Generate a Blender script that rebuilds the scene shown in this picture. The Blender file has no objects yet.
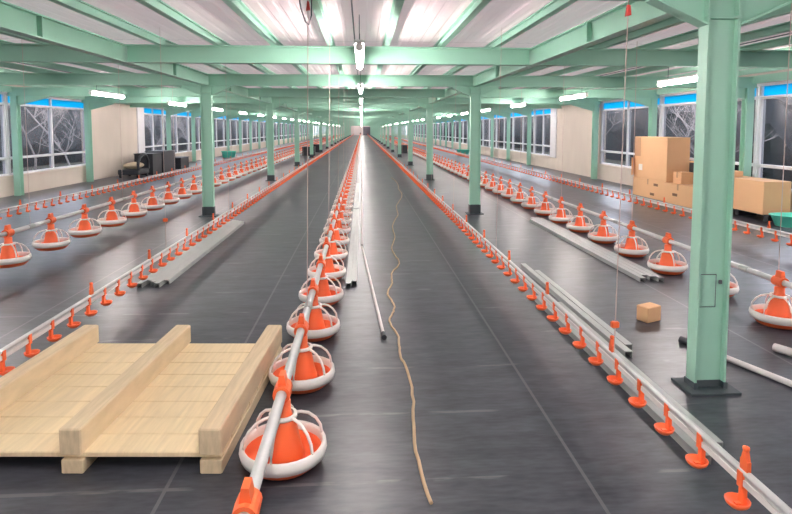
import bpy, math, random
from math import sin, cos, pi, radians, atan2
from mathutils import Vector, Matrix

random.seed(7)
S = bpy.context.scene
COL = S.collection

# ---------------------------------------------------------------- camera
F = 560.0
PITCH = radians(4.0)
CAM_H = 1.55
cd = bpy.data.cameras.new('camera')
cam = bpy.data.objects.new('camera', cd)
COL.objects.link(cam)
cam.location = (0, 0, CAM_H)
cam.rotation_euler = (radians(90) - PITCH, 0, -math.atan(34 / F))
cd.sensor_fit = 'HORIZONTAL'
cd.sensor_width = 36
cd.lens = F * 36 / 792
cd.shift_y = (129 + F * math.tan(PITCH) - 257) / 792
cd.clip_start = 0.05
cd.clip_end = 400
S.camera = cam

# ---------------------------------------------------------------- world and sun
w = bpy.data.worlds.new('sky')
S.world = w
w.use_nodes = True
nt = w.node_tree
nt.nodes.clear()
bg = nt.nodes.new('ShaderNodeBackground')
sk = nt.nodes.new('ShaderNodeTexSky')
sk.sky_type = 'NISHITA'
sk.sun_disc = False
sk.sun_elevation = radians(38)
sk.sun_rotation = radians(20)
ow = nt.nodes.new('ShaderNodeOutputWorld')
hs = nt.nodes.new('ShaderNodeHueSaturation')
hs.inputs['Saturation'].default_value = 0.08
nt.links.new(sk.outputs[0], hs.inputs['Color'])
nt.links.new(hs.outputs[0], bg.inputs[0])
nt.links.new(bg.outputs[0], ow.inputs[0])
bg.inputs[1].default_value = 0.36

S.view_settings.view_transform = 'Standard'
S.view_settings.look = 'None'
S.view_settings.gamma = 1
S.view_settings.exposure = 2.1
S.view_settings.use_curve_mapping = False
try:
    S.cycles.use_denoising = True
    S.cycles.max_bounces = 8
    S.cycles.transparent_max_bounces = 24
    S.cycles.caustics_reflective = False
    S.cycles.caustics_refractive = False
    S.cycles.sample_clamp_indirect = 6
except Exception:
    pass
TRANS = 0.055         # translucency added to the ceiling sheet to brighten it
LAMP = 29.0          # emission of the lit tubes

# ---------------------------------------------------------------- materials
def srgb(r, g, b):
    f = lambda c: (c / 12.92 if c <= 0.04045 else ((c + 0.055) / 1.055) ** 2.4)
    return (f(r / 255), f(g / 255), f(b / 255), 1)


def mat(name, col, rough=0.5, metal=0.0, noise=0.0, scale=8.0, bump=0.0, stretch=None, spec=None, dark=0.6):
    m = bpy.data.materials.new(name)
    m.use_nodes = True
    t = m.node_tree
    p = t.nodes['Principled BSDF']
    p.inputs['Roughness'].default_value = rough
    p.inputs['Metallic'].default_value = metal
    if spec is not None:
        p.inputs['Specular IOR Level'].default_value = spec
    c = srgb(*col)
    p.inputs['Base Color'].default_value = c
    if noise > 0 or bump > 0:
        tc = t.nodes.new('ShaderNodeTexCoord')
        mp = t.nodes.new('ShaderNodeMapping')
        if stretch:
            mp.inputs['Scale'].default_value = stretch
        n = t.nodes.new('ShaderNodeTexNoise')
        n.inputs['Scale'].default_value = scale
        n.inputs['Detail'].default_value = 5
        t.links.new(tc.outputs['Object'], mp.inputs[0])
        t.links.new(mp.outputs[0], n.inputs['Vector'])
        if noise > 0:
            r = t.nodes.new('ShaderNodeMapRange')
            r.inputs[1].default_value = 0.3
            r.inputs[2].default_value = 0.7
            r.inputs[3].default_value = 0
            r.inputs[4].default_value = noise
            t.links.new(n.outputs[0], r.inputs[0])
            mx = t.nodes.new('ShaderNodeMix')
            mx.data_type = 'RGBA'
            mx.inputs['A'].default_value = c
            mx.inputs['B'].default_value = (c[0] * dark, c[1] * dark, c[2] * dark, 1)
            t.links.new(r.outputs[0], mx.inputs['Factor'])
            t.links.new(mx.outputs['Result'], p.inputs['Base Color'])
        if bump > 0:
            b = t.nodes.new('ShaderNodeBump')
            b.inputs['Strength'].default_value = bump
            b.inputs['Distance'].default_value = 0.01
            t.links.new(n.outputs[0], b.inputs['Height'])
            t.links.new(b.outputs[0], p.inputs['Normal'])
    return m


def emit(name, col, s):
    m = bpy.data.materials.new(name)
    m.use_nodes = True
    p = m.node_tree.nodes['Principled BSDF']
    p.inputs['Base Color'].default_value = (0.9, 0.9, 0.9, 1)
    p.inputs['Emission Color'].default_value = srgb(*col)
    p.inputs['Emission Strength'].default_value = s
    return m


M = {}
M['mint'] = mat('mint_paint', (166, 214, 193), 0.42, noise=0.18, scale=3, dark=0.8)
M['mint_dull'] = mat('mint_paint_shaded', (160, 208, 187), 0.5, noise=0.25, scale=3, dark=0.78)  # darker mint copy, puts the outer aisles' dimmer light into the paint
M['foot'] = mat('bitumen_foot', (70, 80, 84), 0.7, noise=0.5)
M['orange'] = mat('orange_plastic', (250, 112, 62), 0.38)
M['red'] = mat('red_plastic', (225, 70, 62), 0.4)
M['white'] = mat('white_plastic', (238, 232, 226), 0.4)
M['galv'] = mat('galvanised_pipe', (205, 206, 206), 0.38, metal=0.35, noise=0.3, scale=12)
M['pvc'] = mat('grey_profile', (172, 176, 174), 0.42, metal=0.1, noise=0.35, scale=5, dark=0.75)
M['whitepipe'] = mat('white_pipe', (222, 216, 214), 0.4)
M['wood'] = mat('pallet_wood', (240, 218, 178), 0.7, noise=0.6, scale=4, stretch=(14, 1.2, 4), bump=0.2, dark=0.78)
M['wood2'] = mat('pallet_bearer_wood', (222, 200, 165), 0.75, noise=0.7, scale=4, stretch=(14, 1.2, 4), bump=0.2, dark=0.72)
M['card'] = mat('cardboard', (226, 180, 136), 0.8, noise=0.3, scale=3, dark=0.88)
M['tape'] = mat('brown_tape', (182, 138, 100), 0.4)
M['cardin'] = mat('cardboard_inside', (120, 92, 70), 0.9)
M['black'] = mat('black_plastic', (38, 41, 48), 0.5, noise=0.4, scale=6)
M['teal'] = mat('teal_plastic', (100, 225, 200), 0.4)
M['cream'] = mat('cream_sack', (214, 198, 168), 0.85, noise=0.4)
M['cord'] = mat('cord_fibre', (205, 184, 178), 0.8)
M['rope'] = mat('tan_cable', (200, 172, 138), 0.7, noise=0.4, scale=10)
M['grey'] = mat('dark_grey_metal', (96, 98, 104), 0.5)
M['lampbody'] = mat('lamp_housing', (226, 226, 222), 0.4)
M['tube'] = emit('lit_tube', (255, 243, 240), LAMP)
M['concrete'] = mat('concrete_wall', (220, 208, 196), 0.85, noise=0.5, scale=2.2, dark=0.85, stretch=(1, 1, .4))
M['endwall'] = mat('end_wall_panel', (236, 222, 222), 0.6)  # pale pink puts the bright haze at the far end into the wall colour
M['frame'] = mat('window_frame_white', (222, 222, 226), 0.45)
M['doorgrey'] = mat('door_grey', (96, 92, 104), 0.5)
M['bark'] = mat('bark', (205, 198, 196), 0.9, noise=0.6, scale=6)
M['hedge'] = mat('hedge_leaf', (66, 70, 76), 0.9, noise=0.8, scale=3, dark=0.35)
M['soil'] = mat('outside_ground', (92, 92, 80), 0.95, noise=0.6)


def floor_mat():
    m = bpy.data.materials.new('dark_floor_membrane')
    m.use_nodes = True
    t = m.node_tree
    L = t.links
    p = t.nodes['Principled BSDF']
    tc = t.nodes.new('ShaderNodeTexCoord')
    sx = t.nodes.new('ShaderNodeSeparateXYZ')
    L.new(tc.outputs['Object'], sx.inputs[0])

    def math_(op, a, b=None):
        n = t.nodes.new('ShaderNodeMath')
        n.operation = op
        for i, v in enumerate((a, b)):
            if v is None:
                continue
            if isinstance(v, (int, float)):
                n.inputs[i].default_value = v
            else:
                L.new(v, n.inputs[i])
        return n.outputs[0]

    def noise(scale, stretch, detail=5):
        mp = t.nodes.new('ShaderNodeMapping')
        mp.inputs['Scale'].default_value = stretch
        n = t.nodes.new('ShaderNodeTexNoise')
        n.inputs['Scale'].default_value = scale
        n.inputs['Detail'].default_value = detail
        L.new(tc.outputs['Object'], mp.inputs[0])
        L.new(mp.outputs[0], n.inputs['Vector'])
        return n.outputs[0]

    def rng(v, a, b, c, d):
        r = t.nodes.new('ShaderNodeMapRange')
        for i, x in enumerate((a, b, c, d)):
            r.inputs[i + 1].default_value = x
        L.new(v, r.inputs[0])
        return r.outputs[0]
    big = noise(0.7, (1, .5, 1))
    mid = noise(4.0, (0.7, 2.4, 1))
    fine = noise(22.0, (0.5, 2.0, 1), 3)
    # seams between the rolled out strips, every 1.84 m across
    u = math_('DIVIDE', math_('ADD', sx.outputs[0], 0.86 + 18.4), 1.84)
    fr = math_('FRACT', u)
    seam = math_('LESS_THAN', math_('ABSOLUTE', math_('SUBTRACT', fr, 0.5)), 0.5)
    seam = math_('LESS_THAN', fr, 0.009)
    # dried streaks running across
    v = math_('FRACT', math_('MULTIPLY', sx.outputs[1], 1.7))
    cross = math_('MULTIPLY', math_('LESS_THAN', v, 0.04), rng(mid, .52, .6, 0, 1))
    base = math_('ADD', rng(big, .3, .7, 0.0, 0.3), rng(mid, .35, .65, 0, 0.4))
    base = math_('ADD', base, rng(fine, .35, .65, 0, 0.3))
    mx = t.nodes.new('ShaderNodeMix')
    mx.data_type = 'RGBA'
    mx.inputs['A'].default_value = srgb(34, 38, 45)
    mx.inputs['B'].default_value = srgb(84, 86, 94)
    L.new(base, mx.inputs['Factor'])
    mx2 = t.nodes.new('ShaderNodeMix')
    mx2.data_type = 'RGBA'
    L.new(mx.outputs['Result'], mx2.inputs['A'])
    mx2.inputs['B'].default_value = srgb(125, 123, 124)
    L.new(math_('MULTIPLY', math_('MAXIMUM', seam, cross), 0.55), mx2.inputs['Factor'])
    L.new(mx2.outputs['Result'], p.inputs['Base Color'])
    L.new(rng(big, .1, .9, 0.27, 0.40), p.inputs['Roughness'])
    p.inputs['Specular IOR Level'].default_value = 0.42
    b = t.nodes.new('ShaderNodeBump')
    b.inputs['Strength'].default_value = 0.05
    b.inputs['Distance'].default_value = 0.004
    L.new(mid, b.inputs['Height'])
    L.new(b.outputs[0], p.inputs['Normal'])
    return m


def ceiling_mat():
    m = mat('profiled_ceiling_sheet', (218, 200, 200), 0.5)
    t = m.node_tree
    L = t.links
    p = t.nodes['Principled BSDF']
    tc = t.nodes.new('ShaderNodeTexCoord')
    sx = t.nodes.new('ShaderNodeSeparateXYZ')
    L.new(tc.outputs['Object'], sx.inputs[0])
    a = t.nodes.new('ShaderNodeMath'); a.operation = 'MULTIPLY'; a.inputs[1].default_value = 1 / 3.42
    L.new(sx.outputs[1], a.inputs[0])
    f = t.nodes.new('ShaderNodeMath'); f.operation = 'FRACT'
    L.new(a.outputs[0], f.inputs[0])
    l = t.nodes.new('ShaderNodeMath'); l.operation = 'LESS_THAN'; l.inputs[1].default_value = 0.012
    L.new(f.outputs[0], l.inputs[0])
    n = t.nodes.new('ShaderNodeTexNoise'); n.inputs['Scale'].default_value = 1.1
    L.new(tc.outputs['Object'], n.inputs['Vector'])
    mx0 = t.nodes.new('ShaderNodeMix'); mx0.data_type = 'RGBA'
    mx0.inputs['A'].default_value = srgb(236, 219, 219)
    mx0.inputs['B'].default_value = srgb(220, 203, 205)
    L.new(n.outputs[0], mx0.inputs['Factor'])
    mx = t.nodes.new('ShaderNodeMix'); mx.data_type = 'RGBA'
    L.new(mx0.outputs['Result'], mx.inputs['A'])
    mx.inputs['B'].default_value = srgb(205, 190, 190)
    L.new(l.outputs[0], mx.inputs['Factor'])
    L.new(mx.outputs['Result'], p.inputs['Base Color'])
    # translucency added so sky light lifts a ceiling the lamps leave dark
    tl = t.nodes.new('ShaderNodeBsdfTranslucent')
    tl.inputs[0].default_value = (TRANS, TRANS * .87, TRANS * .89, 1)
    ad = t.nodes.new('ShaderNodeAddShader')
    L.new(p.outputs[0], ad.inputs[0]); L.new(tl.outputs[0], ad.inputs[1])
    L.new(ad.outputs[0], t.nodes['Material Output'].inputs[0])
    return m


def glass_mat(name, tint, gloss=0.12):
    m = bpy.data.materials.new(name)
    m.use_nodes = True
    t = m.node_tree
    t.nodes.clear()
    o = t.nodes.new('ShaderNodeOutputMaterial')
    tr = t.nodes.new('ShaderNodeBsdfTransparent')
    tr.inputs[0].default_value = tint
    g = t.nodes.new('ShaderNodeBsdfGlossy')
    g.inputs['Roughness'].default_value = 0.3
    mx = t.nodes.new('ShaderNodeMixShader')
    mx.inputs[0].default_value = gloss
    t.links.new(tr.outputs[0], mx.inputs[1])
    t.links.new(g.outputs[0], mx.inputs[2])
    t.links.new(mx.outputs[0], o.inputs[0])
    return m


def film_mat():
    m = bpy.data.materials.new('sky_blue_film')
    m.use_nodes = True
    t = m.node_tree
    t.nodes.clear()
    o = t.nodes.new('ShaderNodeOutputMaterial')
    tl = t.nodes.new('ShaderNodeBsdfTranslucent')
    tl.inputs[0].default_value = (.05, .56, .78, 1)  # the sky's blue put into an added film over the top lights
    d = t.nodes.new('ShaderNodeBsdfDiffuse')
    d.inputs[0].default_value = srgb(30, 160, 235)
    mx = t.nodes.new('ShaderNodeMixShader')
    mx.inputs[0].default_value = 0.25
    t.links.new(tl.outputs[0], mx.inputs[1])
    t.links.new(d.outputs[0], mx.inputs[2])
    t.links.new(mx.outputs[0], o.inputs[0])
    return m


M['floor'] = floor_mat()
M['ceiling'] = ceiling_mat()
M['glass'] = glass_mat('shaded_glass', (0.55, 0.56, 0.6, 1), 0.035)
M['film'] = film_mat()


# ---------------------------------------------------------------- mesh builder
class MB:
    def __init__(self):
        self.v, self.f, self.s, self.mi = [], [], [], []
        self.cur = 0

    def quad_grid(self, rows, closed=True, smooth=True):
        base = len(self.v)
        n = len(rows[0])
        for r in rows:
            self.v += [tuple(p) for p in r]
        for i in range(len(rows) - 1):
            for j in range(n if closed else n - 1):
                k = (j + 1) % n
                self.f.append((base + i * n + j, base + i * n + k, base + (i + 1) * n + k, base + (i + 1) * n + j))
                self.s.append(smooth); self.mi.append(self.cur)

    def cap(self, ring, flip=False):
        base = len(self.v)
        self.v += [tuple(p) for p in ring]
        idx = list(range(base, base + len(ring)))
        self.f.append(tuple(idx[::-1] if flip else idx)); self.s.append(False); self.mi.append(self.cur)

    def box(self, x0, x1, y0, y1, z0, z1, M_=None):
        c = [(x0, y0, z0), (x1, y0, z0), (x1, y1, z0), (x0, y1, z0), (x0, y0, z1), (x1, y0, z1), (x1, y1, z1), (x0, y1, z1)]
        if M_ is not None:
            c = [tuple(M_ @ Vector(p)) for p in c]
        b = len(self.v)
        self.v += c
        for q in ((0, 3, 2, 1), (4, 5, 6, 7), (0, 1, 5, 4), (1, 2, 6, 5), (2, 3, 7, 6), (3, 0, 4, 7)):
            self.f.append(tuple(b + i for i in q)); self.s.append(False); self.mi.append(self.cur)
        return self

    def bbox(self, x0, x1, y0, y1, z0, z1, c=0.01):
        """box with chamfered vertical and top edges"""
        ring = lambda a, z: [(x0 + a, y0 + (c if a == 0 else a), z), (x0 + (c if a == 0 else a), y0 + a, z)]
        def loop(i, z):
            k = c + i
            return [(x0 + i, y0 + k, z), (x0 + k, y0 + i, z), (x1 - k, y0 + i, z), (x1 - i, y0 + k, z),
                    (x1 - i, y1 - k, z), (x1 - k, y1 - i, z), (x0 + k, y1 - i, z), (x0 + i, y1 - k, z)]
        rows = [loop(c, z0), loop(0, z0 + c), loop(0, z1 - c), loop(c, z1)]
        self.quad_grid(rows, True, False)
        self.cap(rows[0], True); self.cap(rows[-1])
        return self

    def prism(self, pts, axis, a, b):
        """polygon pts (2d) extruded along axis from a to b"""
        def put(p, t):
            return {'x': (t, p[0], p[1]), 'y': (p[0], t, p[1]), 'z': (p[0], p[1], t)}[axis]
        r0 = [put(p, a) for p in pts]
        r1 = [put(p, b) for p in pts]
        self.quad_grid([r0, r1], True, False)
        self.cap(r0, True); self.cap(r1)
        return self

    def lathe(self, prof, n=24, c=(0, 0, 0), smooth=True):
        rows = [[(c[0] + r * cos(2 * pi * j / n), c[1] + r * sin(2 * pi * j / n), c[2] + z) for j in range(n)] for r, z in prof]
        self.quad_grid(rows, True, smooth)
        return self

    def tube(self, pts, r, n=8, caps=True):
        pts = [Vector(p) for p in pts]
        rs = r if isinstance(r, (list, tuple)) else [r] * len(pts)
        rows = []
        ref = Vector((0, 0, 1))
        for i, p in enumerate(pts):
            d = (pts[min(i + 1, len(pts) - 1)] - pts[max(i - 1, 0)]).normalized()
            a = d.cross(ref if abs(d.dot(ref)) < 0.95 else Vector((1, 0, 0))).normalized()
            b = d.cross(a).normalized()
            rows.append([p + (a * cos(2 * pi * j / n) + b * sin(2 * pi * j / n)) * rs[i] for j in range(n)])
        self.quad_grid(rows, True, True)
        if caps:
            self.cap(rows[0], True); self.cap(rows[-1])
        return self

    def mesh(self, name, mats):
        me = bpy.data.meshes.new(name)
        me.from_pydata(self.v, [], self.f)
        for m in (mats if isinstance(mats, (list, tuple)) else [mats]):
            me.materials.append(m)
        me.polygons.foreach_set('use_smooth', self.s)
        me.polygons.foreach_set('material_index', self.mi)
        me.update()
        import bmesh
        bm = bmesh.new(); bm.from_mesh(me)
        bmesh.ops.recalc_face_normals(bm, faces=bm.faces)
        bm.to_mesh(me); bm.free()
        return me

    def build(self, name, mats, parent=None, loc=None):
        o = bpy.data.objects.new(name, self.mesh(name, mats))
        COL.objects.link(o)
        if parent:
            o.parent = parent
        if loc:
            o.location = loc
        return o


def tag(o, label, cat, group=None, kind=None):
    if label: o['label'] = label
    if cat: o['category'] = cat
    if group: o['group'] = group
    if kind: o['kind'] = kind
    return o


def thing(name, label, cat, loc=(0, 0, 0), rz=0, group=None, kind=None):
    o = bpy.data.objects.new(name, None)
    COL.objects.link(o)
    o.location = loc
    o.rotation_euler = (0, 0, rz)
    o.empty_display_size = 0.1
    return tag(o, label, cat, group, kind)


def dup(root, loc=None, rz=None, label=None, group=None, keep_group=False):
    r = root.copy(); COL.objects.link(r)
    if loc is not None: r.location = loc
    if rz is not None: r.rotation_euler = (0, 0, rz)
    if label: r['label'] = label
    if group: r['group'] = group
    elif not keep_group and 'group' in r: del r['group']
    for ch in list(root.children):
        c = ch.copy(); COL.objects.link(c); c.parent = r
        for g in ch.children:
            d = g.copy(); COL.objects.link(d); d.parent = c
    return r


def struct(o):
    o['kind'] = 'structure'
    return o


ORD = ['nearest', 'second', 'third', 'fourth', 'fifth', 'sixth', 'seventh', 'eighth', 'ninth', 'tenth', 'eleventh', 'twelfth', 'thirteenth',
       'fourteenth', 'fifteenth', 'sixteenth', 'seventeenth', 'eighteenth']
SIDE = {-1: 'wall side with the black crates', 1: 'wall side with the cardboard boxes'}
ROWN = {-1: 'row on the black crate side', 1: 'row on the cardboard box side'}

# ---------------------------------------------------------------- dimensions
XL, XR = -8.15, 7.35           # wall faces
Y0, YE = -13.5, 140.0           # near and end wall
HALF = 3.42
ZB0, ZB1 = 2.31, 2.51          # beam bottom and top
ZP = 2.51                      # purlin bottom
ZC = 2.60                      # ceiling
CX = {-1: -2.73, 1: 2.055}      # column rows
BAYS = [3.25 - HALF * 5 + HALF * i for i in range(0, 46)]   # beam positions (odd ones carry the columns)
ZS, ZT, ZW, ZF = 0.46, 0.87, 2.13, 2.37   # sill, transom, top of the dark panes, top of the sky coloured film

# ---------------------------------------------------------------- the shell
struct(MB().box(XL - .3, XR + .3, Y0, YE + .3, -.2, 0).build('floor', M['floor']))
struct(MB().box(-60, 60, -30, 170, -.6, -.21).build('outside_ground', M['soil']))


def ceiling():
    b = MB()
    # trapezoid ribs running along the hall
    x = XL - .2
    pts = []
    p = 0.13
    while x < XR + .2:
        pts += [(x, ZC), (x + p * .55, ZC), (x + p * .66, ZC + .005), (x + p * .89, ZC + .005)]
        x += p
    top = ZC + .08
    pts += [(x, ZC), (x, top), (XL - .2, top)]
    # build as strips, so the long profile stays well formed
    ring = pts[:-2]
    rows = [[(q[0], Y0, q[1]) for q in ring], [(q[0], YE + .2, q[1]) for q in ring]]
    b.quad_grid(rows, False, False)
    return b.build('ceiling', M['ceiling'])


struct(ceiling())

PIER = {-1: (17.3, 20.9), 1: (17.0, 20.8)}


def wall(side):
    xin = XL if side < 0 else XR
    xo = xin + side * 0.22
    a, c = min(xin, xo), max(xin, xo)
    b = MB()
    b.box(a, c, Y0, YE, -.1, ZS)
    b.box(a, c, Y0, YE, ZF + .02, ZC + .06)
    y0, y1 = PIER[side]
    b.box(a, c, y0, y1, ZS, ZF + .02)
    # shuttering joints of the pier, as slim recess covers
    return struct(b.build('wall_left' if side < 0 else 'wall_right', M['concrete']))


wall(-1); wall(1)
b = MB().box(XL - .22, XR + .22, YE, YE + .2, -.1, ZC + .06)
struct(b.build('wall_end', M['endwall']))
b = MB().box(XL - .22, XR + .22, Y0 - .2, Y0, -.1, ZC + .06)
struct(b.build('wall_rear', M['concrete']))
d = MB().box(0.3, 2.1, YE - .06, YE, 0, 2.1).build('door_1', M['doorgrey'])
struct(d)
MB().box(0.22, 2.18, YE - .04, YE - .001, 0, 2.18).build('door_frame', M['frame'], d)
MB().box(1.88, 2.0, YE - .1, YE - .06, 1.0, 1.04).build('handle', M['grey'], d)

# windows: one unit for each half bay and side
wn = 0


def window_unit(side, y0, y1, n):
    xin = XL if side < 0 else XR
    x = xin + side * 0.09
    L = y1 - y0
    root = bpy.data.objects.new('window_%d' % n, None)
    COL.objects.link(root)
    root.location = (x, y0, 0)
    struct(root)
    f = MB()
    t, dpt = 0.055, 0.045
    for (a, c) in ((ZS, ZS + t), (ZT - t / 2, ZT + t / 2), (ZW - t / 2, ZW + t / 2), (ZF - .03, ZF + .02)):
        f.box(-dpt, dpt, 0, L, a, c)
    for yy in (t / 2 + .02, L / 2, L - t / 2 - .02):
        f.box(-dpt, dpt, yy - t / 2, yy + t / 2, ZS, ZF)
    f.build('window_frame', M['frame'], root)
    g = MB()
    m0 = L / 2
    for (ya, yb) in ((t, m0 - t / 2), (m0 + t / 2, L - t)):
        for (a, c) in ((ZS + t, ZT - t / 2), (ZT + t / 2, ZW - t / 2)):
            g.box(-.004, .004, ya, yb, a, c)
    g.build('pane', M['glass'], root)
    h = MB()
    for (ya, yb) in ((t, m0 - t / 2), (m0 + t / 2, L - t)):
        h.box(-.002, .002, ya, yb, ZW + t / 2, ZF - .03)
    h.build('sky_blue_film', M['film'], root)
    s = MB().box(min(-side * .13, -side * .02), max(-side * .13, -side * .02), 0, L, ZS - .03, ZS + .012)
    s.build('window_sill', M['concrete'], root)
    return root


for side in (-1, 1):
    cache = None
    p0, p1 = PIER[side]
    for i in range(len(BAYS) - 1):
        ya, yb = BAYS[i], BAYS[i + 1]
        if ya < Y0: ya = Y0
        if ya >= p0 - .6 and yb <= p1 + .6:
            continue                       # the solid pier
        wn += 1
        if yb - ya > HALF - .01 and not (abs(yb - p0) < .6 or abs(ya - p1) < .6):
            if cache is None:
                cache = window_unit(side, ya, yb, wn)
            else:
                r = dup(cache, (cache.location.x, ya, 0))
                r.name = 'window_%d' % wn
        else:
            if abs(yb - p0) < .6: yb = p0
            if abs(ya - p1) < .6: ya = p1 + .62
            window_unit(side, ya, yb, wn)
    # white boxed jamb beyond the pier
    xin = XL if side < 0 else XR
    x0, x1 = sorted((xin - side * .04, xin + side * .18))
    struct(MB().box(x0, x1, p1, p1 + .62, ZS, ZF + .02).build('trim_1' if side < 0 else 'trim_2', M['frame']))

# ---------------------------------------------------------------- steel frame
def ibeam_y(b, x, y0, y1, z0, z1, wd, tf=.012, tw=.01):
    b.box(x - wd / 2, x + wd / 2, y0, y1, z0, z0 + tf)
    b.box(x - wd / 2, x + wd / 2, y0, y1, z1 - tf, z1)
    b.box(x - tw / 2, x + tw / 2, y0, y1, z0 + tf, z1 - tf)


def ibeam_x(b, y, x0, x1, z0, z1, wd, tf=.012, tw=.01):
    b.box(x0, x1, y - wd / 2, y + wd / 2, z0, z0 + tf)
    b.box(x0, x1, y - wd / 2, y + wd / 2, z1 - tf, z1)
    b.box(x0, x1, y - tw / 2, y + tw / 2, z0 + tf, z1 - tf)


# columns
def column(fh=.17):
    r = thing('support_column', 'x', 'column')
    b = MB()
    top = ZB0 - .001
    b.box(-.095, -.083, -.045, .045, .0, top)
    b.box(.083, .095, -.045, .045, .0, top)
    b.box(-.083, .083, -.008, .008, .0, top)
    b.build('shaft', M['mint'], r)
    b = MB()
    b.box(-.102, -.078, -.052, .052, .012, fh); b.box(.078, .102, -.052, .052, .012, fh); b.box(-.078, .078, -.018, .018, .012, fh)
    b.box(-.15, .15, -.11, .11, 0, .014)
    b.build('foot', M['foot'], r)
    # haunches to both sides with a flange along their lower edge, and a cap plate
    for s in (-1, 1):
        b = MB()
        x0, x1 = s * .096, s * .42
        pts = [(x0, ZB0 - .16), (x0, ZB0 - .001), (x1, ZB0 - .001), (x1, ZB0 - .02)]
        b.prism(pts, 'y', -.006, .006)
        q = [(x0, ZB0 - .172), (x0, ZB0 - .16), (x1, ZB0 - .02), (x1, ZB0 - .032)]
        b.prism(q, 'y', -.05, .05)
        b.build('haunch', M['mint'], r)
    b = MB()
    b.box(-.097, .097, -.05, .05, ZB0 - .135, ZB0 - .12)
    b.build('stiffener_plate', M['mint_dull'], r)
    return r


proto = column()
for s in (-1, 1):
    for k in range(20):
        y = 3.25 + 6.84 * k
        if k < 6:
            side = 'cardboard box side' if s > 0 else 'black crate side'
            lab = ('thick mint green steel column close to the camera on the %s' % side) if k == 0 else \
                'mint green steel column with dark foot, %s along the %s' % (ORD[k], side)
            grp = None
        else:
            lab = 'small distant mint green column beyond the sixth on the %s' % ('cardboard box side' if s > 0 else 'black crate side')
            grp = 'far columns of the ' + ROWN[s]
        if s < 0 and k == 0:
            o = proto; o.location = (CX[s], y, 0); o['label'] = lab
        else:
            o = dup(proto, (CX[s], y, 0), None, lab, grp) if not (s > 0 and k == 0) else column(.05)
            o.location = (CX[s], y - (.1 if s > 0 and k == 0 else 0), 0)
            o['label'] = lab
        if s > 0 and k == 0:
            b = MB()
            b.bbox(-.062, .030, -.015, -.0085, .50, .69, .003)
            cp = b.build('cover_plate', M['mint'], o)
            b = MB()
            for q in ((-.066, .034, .496, .501), (-.066, .034, .689, .694), (-.066, -.061, .496, .694), (.029, .034, .496, .694)):
                b.box(q[0], q[1], -.0125, -.0083, q[2], q[3])
            b.build('gasket', M['grey'], cp)
            MB().bbox(.048, .066, -.022, -.008, .635, .66, .003).build('latch', M['grey'], o)

# wall posts with haunches
def post(side):
    r = thing('wall_post', 'x', 'post')
    b = MB()
    b.box(-.07, .07, -.075, -.065, 0, ZB0); b.box(-.07, .07, .065, .075, 0, ZB0); b.box(-.006, .006, -.065, .065, 0, ZB0)
    b.build('shaft', M['mint_dull'], r)
    b = MB()
    x0, x1 = -side * .071, -side * .75
    b.prism([(x0, ZB0 - .2), (x0, ZB0 - .001), (x1, ZB0 - .001), (x1, ZB0 - .02)], 'y', -.006, .006)
    b.prism([(x0, ZB0 - .212), (x0, ZB0 - .2), (x1, ZB0 - .02), (x1, ZB0 - .032)], 'y', -.05, .05)
    b.build('haunch', M['mint'], r)
    return r


for s in (-1, 1):
    proto = post(s)
    first = True
    kk = 0
    for k, y in enumerate(BAYS):
        if y < 3 or y > YE - .3 or abs(y - 20.35) < .1: continue
        k = kk = kk + 1 if not first else 0
        nm = 'black crate side' if s < 0 else 'cardboard box side'
        if k < 14:
            lab = 'slim green steel post against the windows, %s along the %s' % (ORD[k], nm)
            grp = None
        else:
            lab = 'tiny distant green wall post past the fourteenth on the %s' % nm
            grp = 'far wall posts on the ' + nm
        loc = (XL + .16 if s < 0 else XR - .16, y, 0)
        if first:
            proto.location = loc; proto['label'] = lab; first = False
        else:
            dup(proto, loc, None, lab, grp)

# cross beams in three spans
spans = {'crate side aisle': (XL + .005, CX[-1] - .052), 'middle aisle': (CX[-1] + .052, CX[1] - .052), 'box side aisle': (CX[1] + .052, XR - .005)}
for nm, (xa, xb) in spans.items():
    b = MB(); ibeam_x(b, 0, xa, xb, ZB0, ZB1, .11)
    me = b.mesh('cross_beam', M['mint'] if nm == 'middle aisle' else M['mint_dull'])  # outer aisle beams get the darker mint, their shade is in the colour
    for k, y in enumerate(BAYS):
        if y > YE - .2: continue
        k -= 4
        if k < -1: continue
        o = bpy.data.objects.new('cross_beam', me)
        COL.objects.link(o)
        o.location = (0, y, 0)
        j = k - 2
        if 0 <= j < 5:
            tag(o, 'green steel beam across the %s, %s one seen under the ceiling' % (nm, ORD[j]), 'beam')
        elif j < 0:
            tag(o, 'green steel beam across the %s, %s' % (nm, {-1: 'out of sight behind the camera', 0: 'directly above the camera', 1: 'above the closest columns'}[k]), 'beam')
        else:
            tag(o, 'distant green steel beam across the %s behind its fifth beam' % nm, 'beam', 'far cross beams of the ' + nm)

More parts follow.
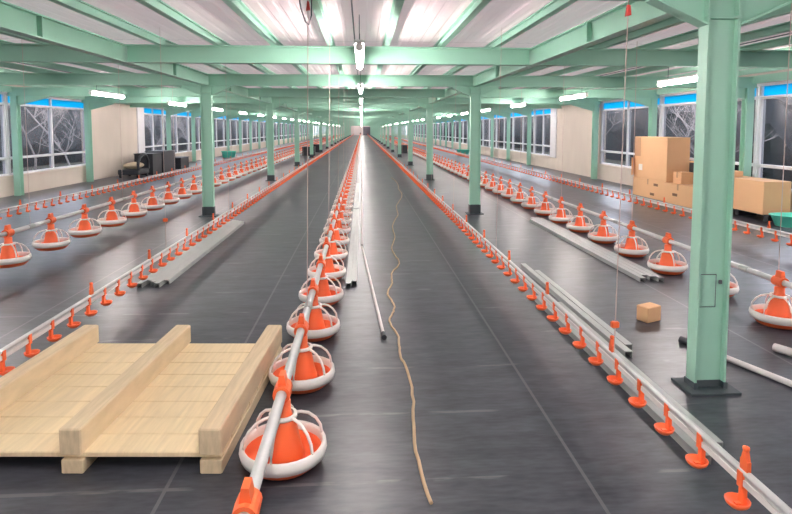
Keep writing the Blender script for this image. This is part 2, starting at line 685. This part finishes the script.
# longitudinal girders over the column rows, one per bay, with stiffeners
for s in (-1, 1):
    b = MB(); ibeam_y(b, CX[s], -3.418, 3.418, ZB0, ZB1, .10)
    me = b.mesh('longitudinal_girder', M['mint'])
    b = MB(); b.box(CX[s] - .049, CX[s] - .006, -.006, .006, ZB0 + .012, ZB1 - .012); b.box(CX[s] + .006, CX[s] + .049, -.006, .006, ZB0 + .012, ZB1 - .012)
    ms = b.mesh('stiffener_plate', M['mint_dull'])
    for k in range(21):
        y = 3.25 - 3.42 + 6.84 * k
        if y + 3.418 > YE: continue
        side = 'cardboard box side' if s > 0 else 'black crate side'
        lab = 'green steel girder running lengthwise above the columns, %s span of the %s' % (ORD[k], side) if k < 5 else \
            'distant lengthwise green girder span past the fifth on the %s' % side
        r = thing('longitudinal_girder', lab, 'girder', (0, y, 0), 0, None if k < 5 else 'far girder spans of the ' + ROWN[s])
        g = bpy.data.objects.new('girder_beam', me); COL.objects.link(g); g.parent = r
        for dy in (-1.71, 1.71) if k < 8 else ():
            q = bpy.data.objects.new('stiffener_plate', ms); COL.objects.link(q); q.parent = r; q.location = (0, dy, 0)

# edge girders over the windows
for s in (-1, 1):
    b = MB()
    x = XL + .05 if s < 0 else XR - .05
    b.box(x - .045, x + .045, Y0 + .01, YE - .01, ZF + .025, ZF + .16)
    tag(b.build('edge_girder', M['mint']), 'long mint green edge girder above the windows on the %s' % ('black crate side' if s < 0 else 'cardboard box side'), 'girder')

# purlins
xs = [-.36 + .65 * i for i in range(-12, 12)]
b = MB()
b.box(-.032, .032, Y0 + .01, YE - .01, ZP + .001, ZP + .012); b.box(-.032, .032, Y0 + .01, YE - .01, ZC - .014, ZC - .003); b.box(-.006, .006, Y0 + .01, YE - .01, ZP + .012, ZC - .014)
me = b.mesh('ceiling_purlin', M['mint'])
xs = [x for x in xs if XL + .1 < x < XR - .1]
for i, x in enumerate(xs):
    o = bpy.data.objects.new('ceiling_purlin', me); COL.objects.link(o)
    o.location = (x, 0, 0)
    j = round((x + .36) / .65)
    if j == 0:
        lab = 'pale green purlin under the ceiling just beside the middle row of lamps'
    elif j < 0:
        lab = 'pale green purlin under the ceiling, %s from the middle lamps towards the crates' % ORD[-j]
    else:
        lab = 'pale green purlin under the ceiling, %s from the middle lamps towards the boxes' % ORD[j]
    tag(o, lab, 'purlin')

# ---------------------------------------------------------------- lamps
def lamp():
    r = thing('tube_lamp', 'x', 'lamp')
    b = MB(); b.bbox(-.046, .046, -.75, .75, .038, .07, .006)
    b.build('housing', M['lampbody'], r)
    b = MB(); b.tube([(0, -.72, .005), (0, .72, .005)], .033, 14)
    lt = b.build('lit_tube', M['tube'], r)
    for e in (-1, 1):
        b = MB()
        b.tube([(0, e * .74, .005), (0, e * .765, .005)], .036, 14)
        b.box(-.02, .02, e * .752 - .012, e * .752 + .012, 0, .04)
        b.build('end_cap', M['white'], lt)
    for e in (-1, 1):
        MB().tube([(0, e * .5, .07), (0, e * .5, ZC - 2.27)], .004, 6).build('hanging_wire', M['grey'], r)
    return r


proto = lamp()
first = True
for nm, x, ys, step in (('over the middle aisle', -.02, 5.65, 4.42), ('over the aisle with the black crates', -5.3, 3.3, 4.42), ('over the aisle with the cardboard boxes', 4.72, 3.55, 4.4)):
    k = -3
    y = ys - 3 * step
    while y < YE - 1:
        if k < 0:
            lab = 'lit tube lamp %s, out of sight behind the camera' % nm
            grp = 'tube lamps behind the camera ' + nm
        elif k < 7:
            lab = 'lit white tube lamp %s, %s from the camera' % (nm, ORD[k])
            grp = None
        else:
            lab = 'tiny lit tube lamp %s beyond the seventh' % nm
            grp = 'far tube lamps ' + nm
        if first:
            proto.location = (x, y, 2.25); proto['label'] = lab; proto['group'] = grp; first = False
        else:
            dup(proto, (x, y, 2.25), None, lab, grp)
        y += step; k += 1
    b = MB(); b.tube([(x - .06, Y0 + .01, ZC - .012), (x - .06, YE - .01, ZC - .012)], .007, 8)
    tag(b.build('electrical_conduit', M['grey']), 'thin dark electrical conduit along the ceiling %s' % nm, 'conduit')

# ---------------------------------------------------------------- feeder lines
def pan_meshes():
    d = {}
    b = MB(); b.lathe([(0, 0), (.11, 0), (.145, .006), (.172, .03), (.186, .055), (.19, .07), (.182, .072), (.165, .035), (.13, .018), (.0, .014)], 28)
    d['dish'] = b.mesh('dish', M['orange'])
    b = MB(); b.lathe([(.180, .046), (.193, .048), (.201, .075), (.197, .102), (.186, .108), (.178, .100), (.178, .07), (.180, .046)], 28)
    d['rim'] = b.mesh('rim', M['white'])
    b = MB(); b.lathe([(0, .02), (.098, .022), (.094, .05), (.075, .12), (.062, .19), (.06, .215), (.045, .225), (.036, .25), (.036, .30), (0, .302)], 20)
    d['cone'] = b.mesh('cone', M['orange'])
    b = MB()
    for i in range(6):
        a = 2 * pi * (i + .35) / 6
        pts = [(.186, .10), (.178, .145), (.155, .185), (.12, .215), (.085, .228), (.052, .232)]
        b.tube([(r * cos(a), r * sin(a), z) for r, z in pts], .0075, 6)
    b.lathe([(.05, .222), (.066, .224), (.066, .238), (.05, .24)], 18)
    d['grille'] = b.mesh('grille', M['white'])
    b = MB()
    n = 16
    def ring(r, y, z0=.345):
        return [(r * 1.0 * cos(2 * pi * j / n), y, z0 + r * sin(2 * pi * j / n)) for j in range(n)]
    b.quad_grid([ring(.0255, -.05), ring(.04, -.05), ring(.042, 0), ring(.04, .05), ring(.0255, .05), ring(.0255, -.05)], True, False)
    b.prism([(-.02, .38), (.02, .38), (.012, .43), (-.012, .43)], 'y', -.03, .03)
    d['clamp'] = b.mesh('clamp', M['orange'])
    return d


PAN = pan_meshes()


def pan_low():
    b = MB()
    b.cur = 0
    b.lathe([(0, 0), (.145, .004), (.186, .055), (.19, .07), (.165, .035), (0, .014)], 12)
    b.lathe([(.098, .022), (.062, .19), (.036, .24), (.036, .30)], 8)
    b.box(-.038, .038, -.05, .05, .371, .42); b.box(-.04, -.026, -.05, .05, .30, .371); b.box(.026, .04, -.05, .05, .30, .371)
    b.cur = 1
    b.lathe([(.184, .052), (.199, .075), (.186, .104), (.178, .098)], 12)
    for i in range(6):
        a = 2 * pi * (i + .35) / 6
        b.tube([(r * cos(a), r * sin(a), z) for r, z in [(.186, .10), (.155, .185), (.052, .232)]], .008, 3, False)
    return b


PL = pan_low()
pan_low_me = PL.mesh('feeder_pan', [M['orange'], M['white']])

FEED = [('centre feeder line', -.37, 0.0, 3.34, .806, 'beside the middle aisle', 0.0),
        ('crate side feeder line', -3.70, 0.12, 6.03, .81, 'on the black crate side', 0.0),
        ('box side feeder line', 3.30, 0.0, 4.17, .813, 'on the cardboard box side', 0.0)]
PROTO_PAN = None
for nm, x, lift, ys, step, where, _ in FEED:
    k0 = int((ys - 1.3) / step)
    y = ys - k0 * step
    k = 0
    ylist = []
    while y < YE - 1.2:
        ylist.append(y); y += step
    for k, y in enumerate(ylist):
        if k < 100:
            if k < 16:
                lab = 'orange feeder pan with white rim on the %s, %s from the camera' % (nm, ORD[k])
                grp = None
            elif k < 40:
                lab = 'small orange and white feeder pan midway down the %s' % nm
                grp = 'midway pans of the ' + nm
            else:
                lab = 'tiny far orange feeder pan near the end of the %s' % nm
                grp = 'far pans of the ' + nm
            if k < 34:
                if PROTO_PAN is None:
                    r = thing('feeder_pan', lab, 'feeder pan', (x, y, lift), random.uniform(-.4, .4), grp)
                    made = {}
                    for n_ in ('dish', 'rim', 'cone', 'grille', 'clamp'):
                        c = bpy.data.objects.new(n_, PAN[n_]); COL.objects.link(c)
                        c.parent = made['dish'] if n_ == 'rim' else made['cone'] if n_ == 'grille' else r
                        made[n_] = c
                    PROTO_PAN = r
                    r.rotation_euler = (0, 0, 0)
                else:
                    dup(PROTO_PAN, (x, y, lift), 0, lab, grp)
            else:
                o = bpy.data.objects.new('feeder_pan', pan_low_me); COL.objects.link(o)
                o.location = (x, y, lift)
                tag(o, lab, 'feeder pan', grp)
    rest = ylist[100:]
    if rest:
        B = MB()
        for y in rest:
            base = len(B.v)
            B.v += [(p[0], p[1] + y, p[2]) for p in PL.v]
            B.f += [tuple(base + i for i in f) for f in PL.f]
            B.s += PL.s; B.mi += PL.mi
        o = B.build('feeder_pan', [M['orange'], M['white']], None, (x, 0, lift))
        tag(o, 'last barely visible pans at the far end of the %s' % nm, 'feeder pans', None, 'stuff')
    # auger pipe
    r = thing('feed_pipe', 'long grey metal feed pipe threaded through the pans of the %s' % nm, 'pipe', (x, 0, .345 + lift))
    MB().tube([(0, .4, 0), (0, YE - .4, 0)], .0235, 14).build('tube', M['galv'], r)
    cm = MB().tube([(0, -.05, 0), (0, .05, 0)], .028, 12).mesh('coupling', M['pvc'])
    yy = ys + step * .5
    while yy < 30:
        c = bpy.data.objects.new('coupling', cm); COL.objects.link(c); c.parent = r; c.location = (0, yy, 0); yy += step * 3
    MB().bbox(-.15, .15, YE - .5, YE - .1, -.3, .3, .02).build('drive_unit', M['grey'], r)

# ---------------------------------------------------------------- drinker lines
def cup():
    b = MB()
    b.lathe([(0, -.006), (.024, -.004), (.040, .010), (.045, .024), (.041, .024), (.034, .012), (0, .004)], 14, (.02, 0, 0))
    b.box(-.009, .009, -.012, .012, .004, .118)
    b.box(-.009, .03, -.008, .008, .0, .014)
    b.box(-.017, .017, -.014, .014, .075, .135)
    return b


CUPB = cup()
cup_me = {}
for s in (1, -1):
    b = MB()
    b.v = [(p[0] * s, p[1], p[2]) for p in CUPB.v]; b.f = CUPB.f; b.s = CUPB.s; b.mi = CUPB.mi
    cup_me[s] = b.mesh('drip_cup', M['orange'])
b = MB()
b.box(-.008, .008, -.02, .02, .0, .05); b.prism([(-.018, .035), (.018, .035), (.018, 0.045), (.007, .085), (-.007, .085), (-.018, .045)], 'x', -.008, .008)
b.lathe([(.006, .08), (.012, .088), (.012, .1), (.0, .105)], 10)
hang_me = b.mesh('hanger_bracket', M['orange'])

DRINK = [('inner drinker line on the crate side', -2.08, 1, 3.79, 1.18, 4.36),
         ('inner drinker line on the box side', 1.42, -1, 3.46, 1.12, 4.16),
         ('outer drinker line along the crate side wall', -5.70, 1, 3.95, 1.25, 4.65),
         ('outer drinker line along the box side wall', 5.20, -1, 3.6, 1.25, 4.3)]
for nm, x, s, yc, hs, hy in DRINK:
    r = thing('drinker_line', 'white %s with orange drip cups' % nm, 'drinker line', (x, 0, 0))
    MB().box(-.012, .012, -.6, YE - .4, .225, .249).build('water_pipe', M['whitepipe'], r)
    b = MB(); b.tube([(0, -.6, .272), (0, YE - .4, .272)], .014, 8)
    b.box(-.006, .006, -.6, YE - .4, .249, .262)
    b.build('support_tube', M['galv'], r)
    st = .2555
    k0 = int((yc - 1.9) / st) if abs(x) < 3 else 0
    ys = [yc - k0 * st + st * i for i in range(int((YE - 3 - yc) / st))]
    rest = []
    for k, y in enumerate(ys):
        if k < 100:
            c = bpy.data.objects.new('drip_cup', cup_me[s]); COL.objects.link(c); c.parent = r; c.location = (0, y, .14)
        else:
            rest.append(y)
    B = MB()
    for y in rest:
        o_ = len(B.v)
        B.box(-.045 + .02 * s, .045 + .02 * s, y - .04, y + .04, .134, .165)
        B.box(-.014, .014, y - .014, y + .014, .165, .27)
    q = B.build('drip_cup', M['orange'], r)
    q['kind'] = 'stuff'
    k = 0
    y = hy - int((hy - 1.5) / hs) * hs
    while y < 62:
        c = bpy.data.objects.new('hanger_bracket', hang_me); COL.objects.link(c); c.parent = r; c.location = (0, y, .272)
        y += hs
    # pressure regulator and end riser
    MB().bbox(-.05, .05, YE - .5, YE - .38, .12, .42, .01).build('pressure_regulator', M['red'], r)

# ---------------------------------------------------------------- suspension cords
def cord(x, y, z0, nm, k, rad=.0035, adj=None, red=None, tail=False, xt=0.0, grp=None, lab=None):
    r = thing('suspension_cord', lab or 'thin pale cord holding up the %s, %s from the camera' % (nm, ORD[k]), 'cord', (x, y, 0), 0, grp)
    MB().tube([(0, 0, z0), (xt * .5, 0, (z0 + ZC) / 2), (xt, 0, ZC)], rad, 6).build('line', M['cord'], r)
    if adj:
        b = MB(); b.bbox(-.022, .022, -.015, .015, adj - .018, adj + .018, .005)
        b.build('adjuster', M['orange'], r)
    if red:
        t = xt * (red - z0) / (ZC - z0)
        b = MB(); b.prism([(t - .012, red - .03), (t + .014, red - .024), (t + .008, red + .026), (t - .004, red + .032)], 'y', -.012, .012)
        b.build('cleat', M['red'], r)
    if tail:
        pts = [(xt - .10, 0, ZC - .001), (xt - .075, .01, ZC - .12), (xt - .05, 0, ZC - .27), (xt - .02, -.01, ZC - .36), (xt + .0, 0, ZC - .38), (xt + .018, 0, ZC - .32), (xt + .02, 0, ZC - .2)]
        MB().tube(pts, .005, 6).build('loose_tail', M['grey'], r)
    return r


for k in range(9):
    cord(-.37, 3.7 + 2.43 * k, .375, 'centre feeder line', k, .003, None, 2.34 if k == 0 else None, k == 0, .03)
for k in range(6):
    cord(3.30, 4.19 + 2.43 * k, .371, 'box side feeder line', k, .003)
for k in range(5):
    cord(-3.70, 6.43 + 2.43 * k, .491, 'crate side feeder line', k, .0025)
for k in range(7):
    cord(1.42, 3.01 + 2.8 * k, .288, 'box side inner drinker line', k, .003 if k == 0 else .002, .45 if k == 0 else None, 2.19 if k == 0 else None, False, .03)
for k in range(7):
    cord(-2.08, 3.21 + 2.8 * k, .288, 'crate side inner drinker line', k, .002, .59 if k == 1 else None)

# ---------------------------------------------------------------- pallet
r = thing('wooden_pallet', 'pale wooden pallet lying upside down on the dark floor, bearers on top', 'pallet', (-1.215, 3.83, 0), radians(-3.6))
DX = .62
dk = [(.02, .176), (.18, .336), (.34, .506), (.51, .666), (.67, .836), (.84, 1.0), (1.004, 1.156), (1.16, 1.31)]
for a, c in dk:
    MB().bbox(-DX - .07, DX + .04, -c, -a, .066 + random.uniform(0, .003), .092, .004).build('deck_board', M['wood'], r)
for xx in (-.64, -.01, .615):
    MB().bbox(xx - .05, xx + .05, -1.34, .0, .092, .215, .006).build('bearer', M['wood2'], r)
for xx in (-.64, -.01, .615):
    MB().bbox(xx - .05, xx + .05, -1.33, -.01, .0, .066, .004).build('runner', M['wood2'], r)

# ---------------------------------------------------------------- profiles and pipes lying on the floor
def profile(x, y0, y1, z, wd, label, grp, mat_='pvc', h=.045, dx=0):
    L = y1 - y0
    b = MB()
    t = .004
    # open channel: flat top, two lips
    b.prism([(-wd / 2, 0), (-wd / 2 + t, 0), (-wd / 2 + t, h - t), (wd / 2 - t, h - t), (wd / 2 - t, 0), (wd / 2, 0), (wd / 2, h), (-wd / 2, h)], 'y', 0, L)
    o = b.build('metal_profile', M[mat_], None, (x, y0, z))
    o.rotation_euler = (0, 0, dx)
    tag(o, label, 'profile', grp)
    return o


for i in range(5):
    profile(-2.20 + .056 * i + .02, 5.52 + .06 * ((i * 2) % 3), 9.22 + .05 * ((i * 7) % 4), .0, .052, 'grey metal profile under the crate side drinker line, %s from the aisle' % ORD[4 - i], 'profiles under the crate side drinker line')
for i in range(4):
    profile(2.84 + .064 * i, 5.43 + .05 * ((i * 2) % 3), 9.18 + .06 * ((i * 3) % 4), .0, .06, 'grey metal profile before the box side feeder line, %s from the aisle' % ORD[i], 'profiles before the box side feeder line')
for i in range(3):
    profile(1.58 + .062 * i, 2.4 + .05 * i, 4.9 - .1 * i, .0, .056, 'grey metal profile beside the box side drinker, %s from the cups' % ORD[i], 'profiles beside the box side drinker line')
for i in range(2):
    profile(1.80 + .06 * i, 3.6 + .12 * i, 6.1 - .3 * i, .0, .054, 'pale profile ending beyond the bundle near the drinker, %s from the cups' % ORD[i], 'outer profiles beside the box side drinker line')
for j in range(2):
    for i in range(2):
        profile(-.138 + .054 * i, 5.4 + 5.2 * j + .08 * i, 10.5 + 5.1 * j, .0, .052, 'light grey profile on the floor beside centre pans, %s %s' % (('first run', 'second run')[j], ('next to pans', 'next to aisle')[i]), None)


def pipe(pts, rad, label, mat_='whitepipe', cap=None):
    r = thing('plastic_pipe', label, 'pipe', (pts[0][0], pts[0][1], 0))
    o = Vector((pts[0][0], pts[0][1], 0))
    q = [Vector(p) - o for p in pts]
    MB().tube(q, rad, 10).build('tube', M[mat_], r)
    if cap:
        d = (q[1] - q[0]).normalized()
        MB().tube([q[0] - d * .05, q[0] + d * .03], rad * 1.5, 10).build('end_cap', M['black'], r)
    return r


pipe([(.155, 4.07, .02), (-.005, 7.25, .014)], .013, 'thin pale pipe with black end lying slanted in the middle aisle', cap=True)
for k in range(6):
    pipe([(-.005 - .002 * k, 7.3 + 6 * k, .02), (-.01, 13.25 + 6 * k, .02)], .018, 'thin white pipe on the middle aisle floor, %s length from the camera' % ORD[k])
pipe([(2.33, 3.80, .02), (2.60, 3.05, .02)], .019, 'pale pipe lying on the floor behind the thick near column', cap=True)
pipe([(2.87, 3.65, .03), (3.25, 2.9, .03)], .028, 'short pale pipe near the closest box side feeder pan')

# tan cable wandering down the aisle
pts = []
ctrl0 = [(.28, 2.2), (.26, 2.8), (.285, 3.5), (.262, 3.9), (.225, 4.3), (.25, 4.6), (.262, 4.95), (.25, 5.3), (.30, 5.75), (.40, 6.2), (.405, 6.7), (.40, 7.4), (.47, 8.3), (.55, 9.4), (.66, 10.5), (.78, 11.8), (.95, 13.5), (1.0, 15.5), (.9, 18)]
ctrl = []
for i in range(len(ctrl0) - 1):
    (xa, ya), (xb, yb) = ctrl0[i], ctrl0[i + 1]
    ctrl.append((xa, ya)); sg = 1 if i % 2 else -1
    ctrl.append(((xa + xb) / 2 + sg * .022 * (ya / 5) ** .5, (ya + yb) / 2))
ctrl.append(ctrl0[-1])
for i in range(len(ctrl) - 1):
    p0 = ctrl[max(i - 1, 0)]; p1 = ctrl[i]; p2 = ctrl[i + 1]; p3 = ctrl[min(i + 2, len(ctrl) - 1)]
    for t in (0, .25, .5, .75):
        f = lambda a, b, c, d: .5 * ((2 * b) + (-a + c) * t + (2 * a - 5 * b + 4 * c - d) * t * t + (-a + 3 * b - 3 * c + d) * t ** 3)
        pts.append((f(p0[0], p1[0], p2[0], p3[0]) + random.uniform(-.004, .004), f(p0[1], p1[1], p2[1], p3[1]), .008))
tag(MB().tube(pts, .0085, 6).build('floor_cable', M['rope']), 'tan cable winding along the middle aisle floor', 'cable')

# ---------------------------------------------------------------- cardboard boxes
def carton(x0, x1, y0, y1, z0, h, label, rz=0, opened=False, holes=(), tape=True, name='cardboard_box'):
    cx, cy = (x0 + x1) / 2, (y0 + y1) / 2
    r = thing(name, label, 'box', (cx, cy, z0), rz)
    a, b_ = (x1 - x0) / 2, (y1 - y0) / 2
    b = MB()
    if opened:
        t = .008
        b.box(-a, a, -b_, b_, 0, t)
        b.box(-a, -a + t, -b_, b_, 0, h); b.box(a - t, a, -b_, b_, 0, h)
        b.box(-a, a, -b_, -b_ + t, 0, h); b.box(-a, a, b_ - t, b_, 0, h)
    else:
        b.bbox(-a, a, -b_, b_, 0, h, .006)
    ct = b.build('carton', M['card'], r)
    if opened:
        for s in (-1, 1):
            m = Matrix.Translation((s * a, 0, h)) @ Matrix.Rotation(s * radians(25), 4, 'Y')
            q = MB().box(-.003, .003, -b_ + .01, b_ - .01, -.005, min(.2, a), m)
            q.build('flap', M['card'], r)
    elif tape:
        q = MB(); q.box(-a - .001, a + .001, -.028, .028, h - .002, h + .0015)
        q.box(-a - .0015, -a + .001, -.028, .028, h - min(.12, h * .5), h)
        q.build('packing_tape', M['tape'], ct)
    for (hy, hz) in holes:
        q = MB().bbox(-a - .002, -a + .001, hy - .09, hy + .09, hz - .028, hz + .028, .0008)
        q.build('hand_hole', M['cardin'], ct)['label'] = 'dark hand hole'
    return r


# stack by the wall, seen left of the near column
carton(6.45, 7.12, 11.55, 12.95, 0, .42, 'long low cardboard box on floor carrying the tall box', holes=((-.35, .32), (-.2, .1)))
carton(6.42, 7.10, 10.45, 11.53, 0, .42, 'low cardboard box on floor beside the near column with a hand hole', holes=((.1, .2),))
t = carton(6.45, 6.95, 11.48, 12.90, .422, .95, 'tall cardboard box on top of the stack against the windows', tape=False)
q = MB().box(-.254, -.25, .42, .70, .50, .94); q.build('brown_flap', M['tape'], t)
m = Matrix.Translation((-.25, .70, 0)) @ Matrix.Rotation(radians(40), 4, 'Z')
MB().box(-.16, 0, -.004, .004, .05, .46, m).build('side_flap', M['card'], t)
MB().box(-.256, -.252, .32, .48, .18, .32).build('shipping_label', M['white'], t)
carton(6.52, 6.78, 11.05, 11.35, .422, .24, 'small cardboard box on the low box next to the tall one')
r = thing('plastic_crate', 'dark crate with pale lid on the low cardboard box beside the column', 'crate', (6.98, 10.95, .422))
MB().bbox(-.12, .12, -.4, .4, 0, .43, .01).build('bin', M['black'], r)
MB().bbox(-.13, .13, -.41, .41, .43, .455, .006).build('lid', M['card'], r)
# large carton beyond the near column, on a dark pallet
r = thing('plastic_pallet', 'dark low pallet under the big cardboard box by the windows', 'pallet', (6.9, 9.6, 0))
for yy in (-.72, 0, .68):
    MB().bbox(-.14, .2, yy, yy + .1, 0, .1, .004).build('skid', M['black'], r)
MB().bbox(-.16, .22, -.78, .82, .1, .13, .004).build('deck', M['black'], r)
t = carton(6.62, 7.10, 8.82, 10.35, .131, .55, 'big cardboard box on a dark pallet under the windows', holes=())
q = MB().bbox(-.243, -.239, .15, .5, .2, .42, .001); q.build('printed_panel', M['tape'], t)
carton(6.66, 6.92, 9.75, 10.30, .684, .1, 'flat cardboard box lying on top of the big box')
# small carton on the open floor
carton(2.24, 2.40, 4.27, 4.38, 0, .125, 'small cardboard box alone on the floor between the near column and aisle', rz=radians(24), tape=False)

# ---------------------------------------------------------------- teal tubs, black things
def tub(x, y, L, W, h, rz, label):
    r = thing('plastic_tub', label, 'tub', (x, y, 0), rz)
    n = 28
    def ring(k, z):
        return [(L / 2 * k * abs(cos(2 * pi * j / n)) ** .8 * (1 if cos(2 * pi * j / n) >= 0 else -1), W / 2 * k * abs(sin(2 * pi * j / n)) ** .8 * (1 if sin(2 * pi * j / n) >= 0 else -1), z) for j in range(n)]
    b = MB()
    rows = [ring(.76, 0), ring(.8, .01), ring(.97, h - .02), ring(1.04, h - .015), ring(1.04, h), ring(.95, h), ring(.76, .02)]
    b.quad_grid(rows); b.cap(rows[0], True); b.cap(rows[-1])
    b.build('tub', M['teal'], r)
    return r


tub(6.93, 8.46, .8, .44, .19, radians(-3), 'teal plastic tub on the floor in front of the big cardboard box')
tub(-7.25, 31, .8, .5, .35, 0, 'distant teal plastic tub by the crate side wall')
tub(6.0, 33, .8, .5, .33, 0, 'distant teal plastic tub by the box side wall')


def crate(x, y, a, b_, h, label, rz=0):
    r = thing('black_crate', label, 'crate', (x, y, 0), rz)
    q = MB()
    t = .02
    q.box(-a, a, -b_, b_, 0, t)
    for s in (-1, 1):
        q.box(s * a - (t if s > 0 else 0), s * a + (0 if s > 0 else t), -b_, b_, t, h)
        q.box(-a + t, a - t, s * b_ - (t if s > 0 else 0), s * b_ + (0 if s > 0 else t), t, h)
    for zz in (h * .33, h * .66):
        for s in (-1, 1):
            q.box(-a - .006, a + .006, s * b_ - .006, s * b_ + .006, zz, zz + .03)
            q.box(s * a - .006, s * a + .006, -b_, b_, zz, zz + .03)
    bn = q.build('bin', M['black'], r)
    q = MB(); q.box(-a - .02, a + .02, -b_ - .02, b_ + .02, h, h + .02)
    q.build('lid', M['black'], bn)
    return r


crate(-7.35, 19.75, .30, .42, .70, 'black crate behind the curved trolley by the concrete pier')
crate(-7.35, 20.95, .32, .60, .74, 'large black crate by the windows, the one farther from the pier')
crate(-7.3, 22.6, .3, .5, .42, 'low black crate beyond the two tall black crates')
crate(-3.1, 33.0, .35, .35, .5, 'distant black crate beside the crate side columns')
crate(-3.1, 38.0, .35, .35, .5, 'farthest black crate beside the crate side columns')
crate(2.6, 36.0, .3, .35, .5, 'distant black crate beside the box side columns')
# trolley with curved hood
r = thing('hand_trolley', 'low black trolley with curved handle and cream sack by the pier', 'trolley', (-7.35, 18.5, 0))
MB().bbox(-.32, .32, -.45, .45, .1, .27, .02).build('deck', M['black'], r)
for sx in (-1, 1):
    for sy in (-1, 1):
        MB().tube([(sx * .27 - .03, sy * .35, .06), (sx * .27 + .03, sy * .35, .06)], .06, 14).build('wheel', M['black'], r)
MB().tube([(.3, -.42, .25), (.3, -.40, .5), (.3, -.25, .66), (.3, 0, .74), (.3, .25, .68), (.3, .42, .5), (.3, .43, .25)], .05, 8).build('handle', M['black'], r)
r2 = thing('feed_sack', 'cream sack lying on the black trolley', 'sack', (-7.35, 18.5, .27))
b = MB()
rows = []
for i in range(9):
    t = -1 + 2 * i / 8
    k = (1 - abs(t) ** 3.5) ** .5 if abs(t) < 1 else 0.02
    rows.append([(.26 * cos(2 * pi * j / 16) * (.55 + .45 * k), .34 * t, .11 + .11 * k * sin(2 * pi * j / 16)) for j in range(16)])
b.quad_grid(rows); b.cap(rows[0], True); b.cap(rows[-1])
b.build('sack', M['cream'], r2)

# ---------------------------------------------------------------- outside
def tree(x, y, h, seed, label):
    rnd = random.Random(seed)
    b = MB()

    def branch(p, d, L, rad, depth):
        n = 4
        pts = [p]
        rs = [rad]
        for i in range(n):
            d = (d + Vector((rnd.uniform(-.3, .3), rnd.uniform(-.3, .3), rnd.uniform(-.04, .16)))).normalized()
            pts.append(pts[-1] + d * L / n)
            rs.append(rad * (1 - .55 * (i + 1) / n))
        b.tube(pts, rs, 5 if depth > 1 else 3, False)
        if depth == 0:
            return
        for i in range({3: 9, 2: 5, 1: 4}[depth]):
            q = pts[rnd.randint(1, n)]
            a = rnd.uniform(0, 2 * pi)
            nd = (d * .6 + Vector((cos(a), sin(a), rnd.uniform(.1, .9)))).normalized()
            branch(q, nd, L * rnd.uniform(.3, .5), max(rad * .5, .007), depth - 1)
    branch(Vector((0, 0, 0)), Vector((rnd.uniform(-.1, .1), rnd.uniform(-.1, .1), 1)), h, .042, 3)
    o = b.build('bare_tree', M['bark'], None, (x, y, -.21))
    tag(o, label, 'tree')
    return o


rows_ = [(-1, [7.5, 9.5, 11.2, 13.0, 15.2, 22.2, 24.5, 28, 33, 39, 47])]
k = 0
for s, ys in ((-1, [10.2, 12.6, 15.0, 17.4, 22.5, 25.2, 29, 34, 41, 50]), (1, [7.0, 9.3, 11.6, 13.9, 16.2, 18.5, 22.8, 26, 31, 38, 47])):
    nm = 'black crate side' if s < 0 else 'cardboard box side'
    for i, y in enumerate(ys):
        k += 1
        xx = (XL - 2.2 - .9 * (i % 3)) if s < 0 else (XR + 2.2 + .9 * (i % 3))
        tree(xx, y + (.9 if i % 2 else 0), 3.4, 40 + k, 'bare grey tree outside the windows on the %s, %s one' % (nm, ORD[i]))


def hedge(s):
    rnd = random.Random(3 + s)
    x = XL - 8 if s < 0 else XR + 8
    rows = []
    n = 150
    prof = [(-.9, 0), (-1.1, .8), (-1.05, 1.8), (-.9, 2.7), (-.5, 3.3), (0, 3.5), (.6, 3.2), (.9, 2), (.9, 0)]
    for i in range(n):
        y = -20 + 175 * i / (n - 1)
        rows.append([(x - s * 0 + (p[0] + rnd.uniform(-.3, .3)) * s, y + rnd.uniform(-.4, .4), p[1] + (rnd.uniform(-.3, .3) if p[1] > 0 else 0) - .21) for p in prof])
    b = MB(); b.quad_grid(rows, False, False)
    o = b.build('hedge', M['hedge'])
    tag(o, 'dark dense hedge outside along the %s windows' % ('black crate side' if s < 0 else 'cardboard box side'), 'hedge', None, 'stuff')


hedge(-1); hedge(1)
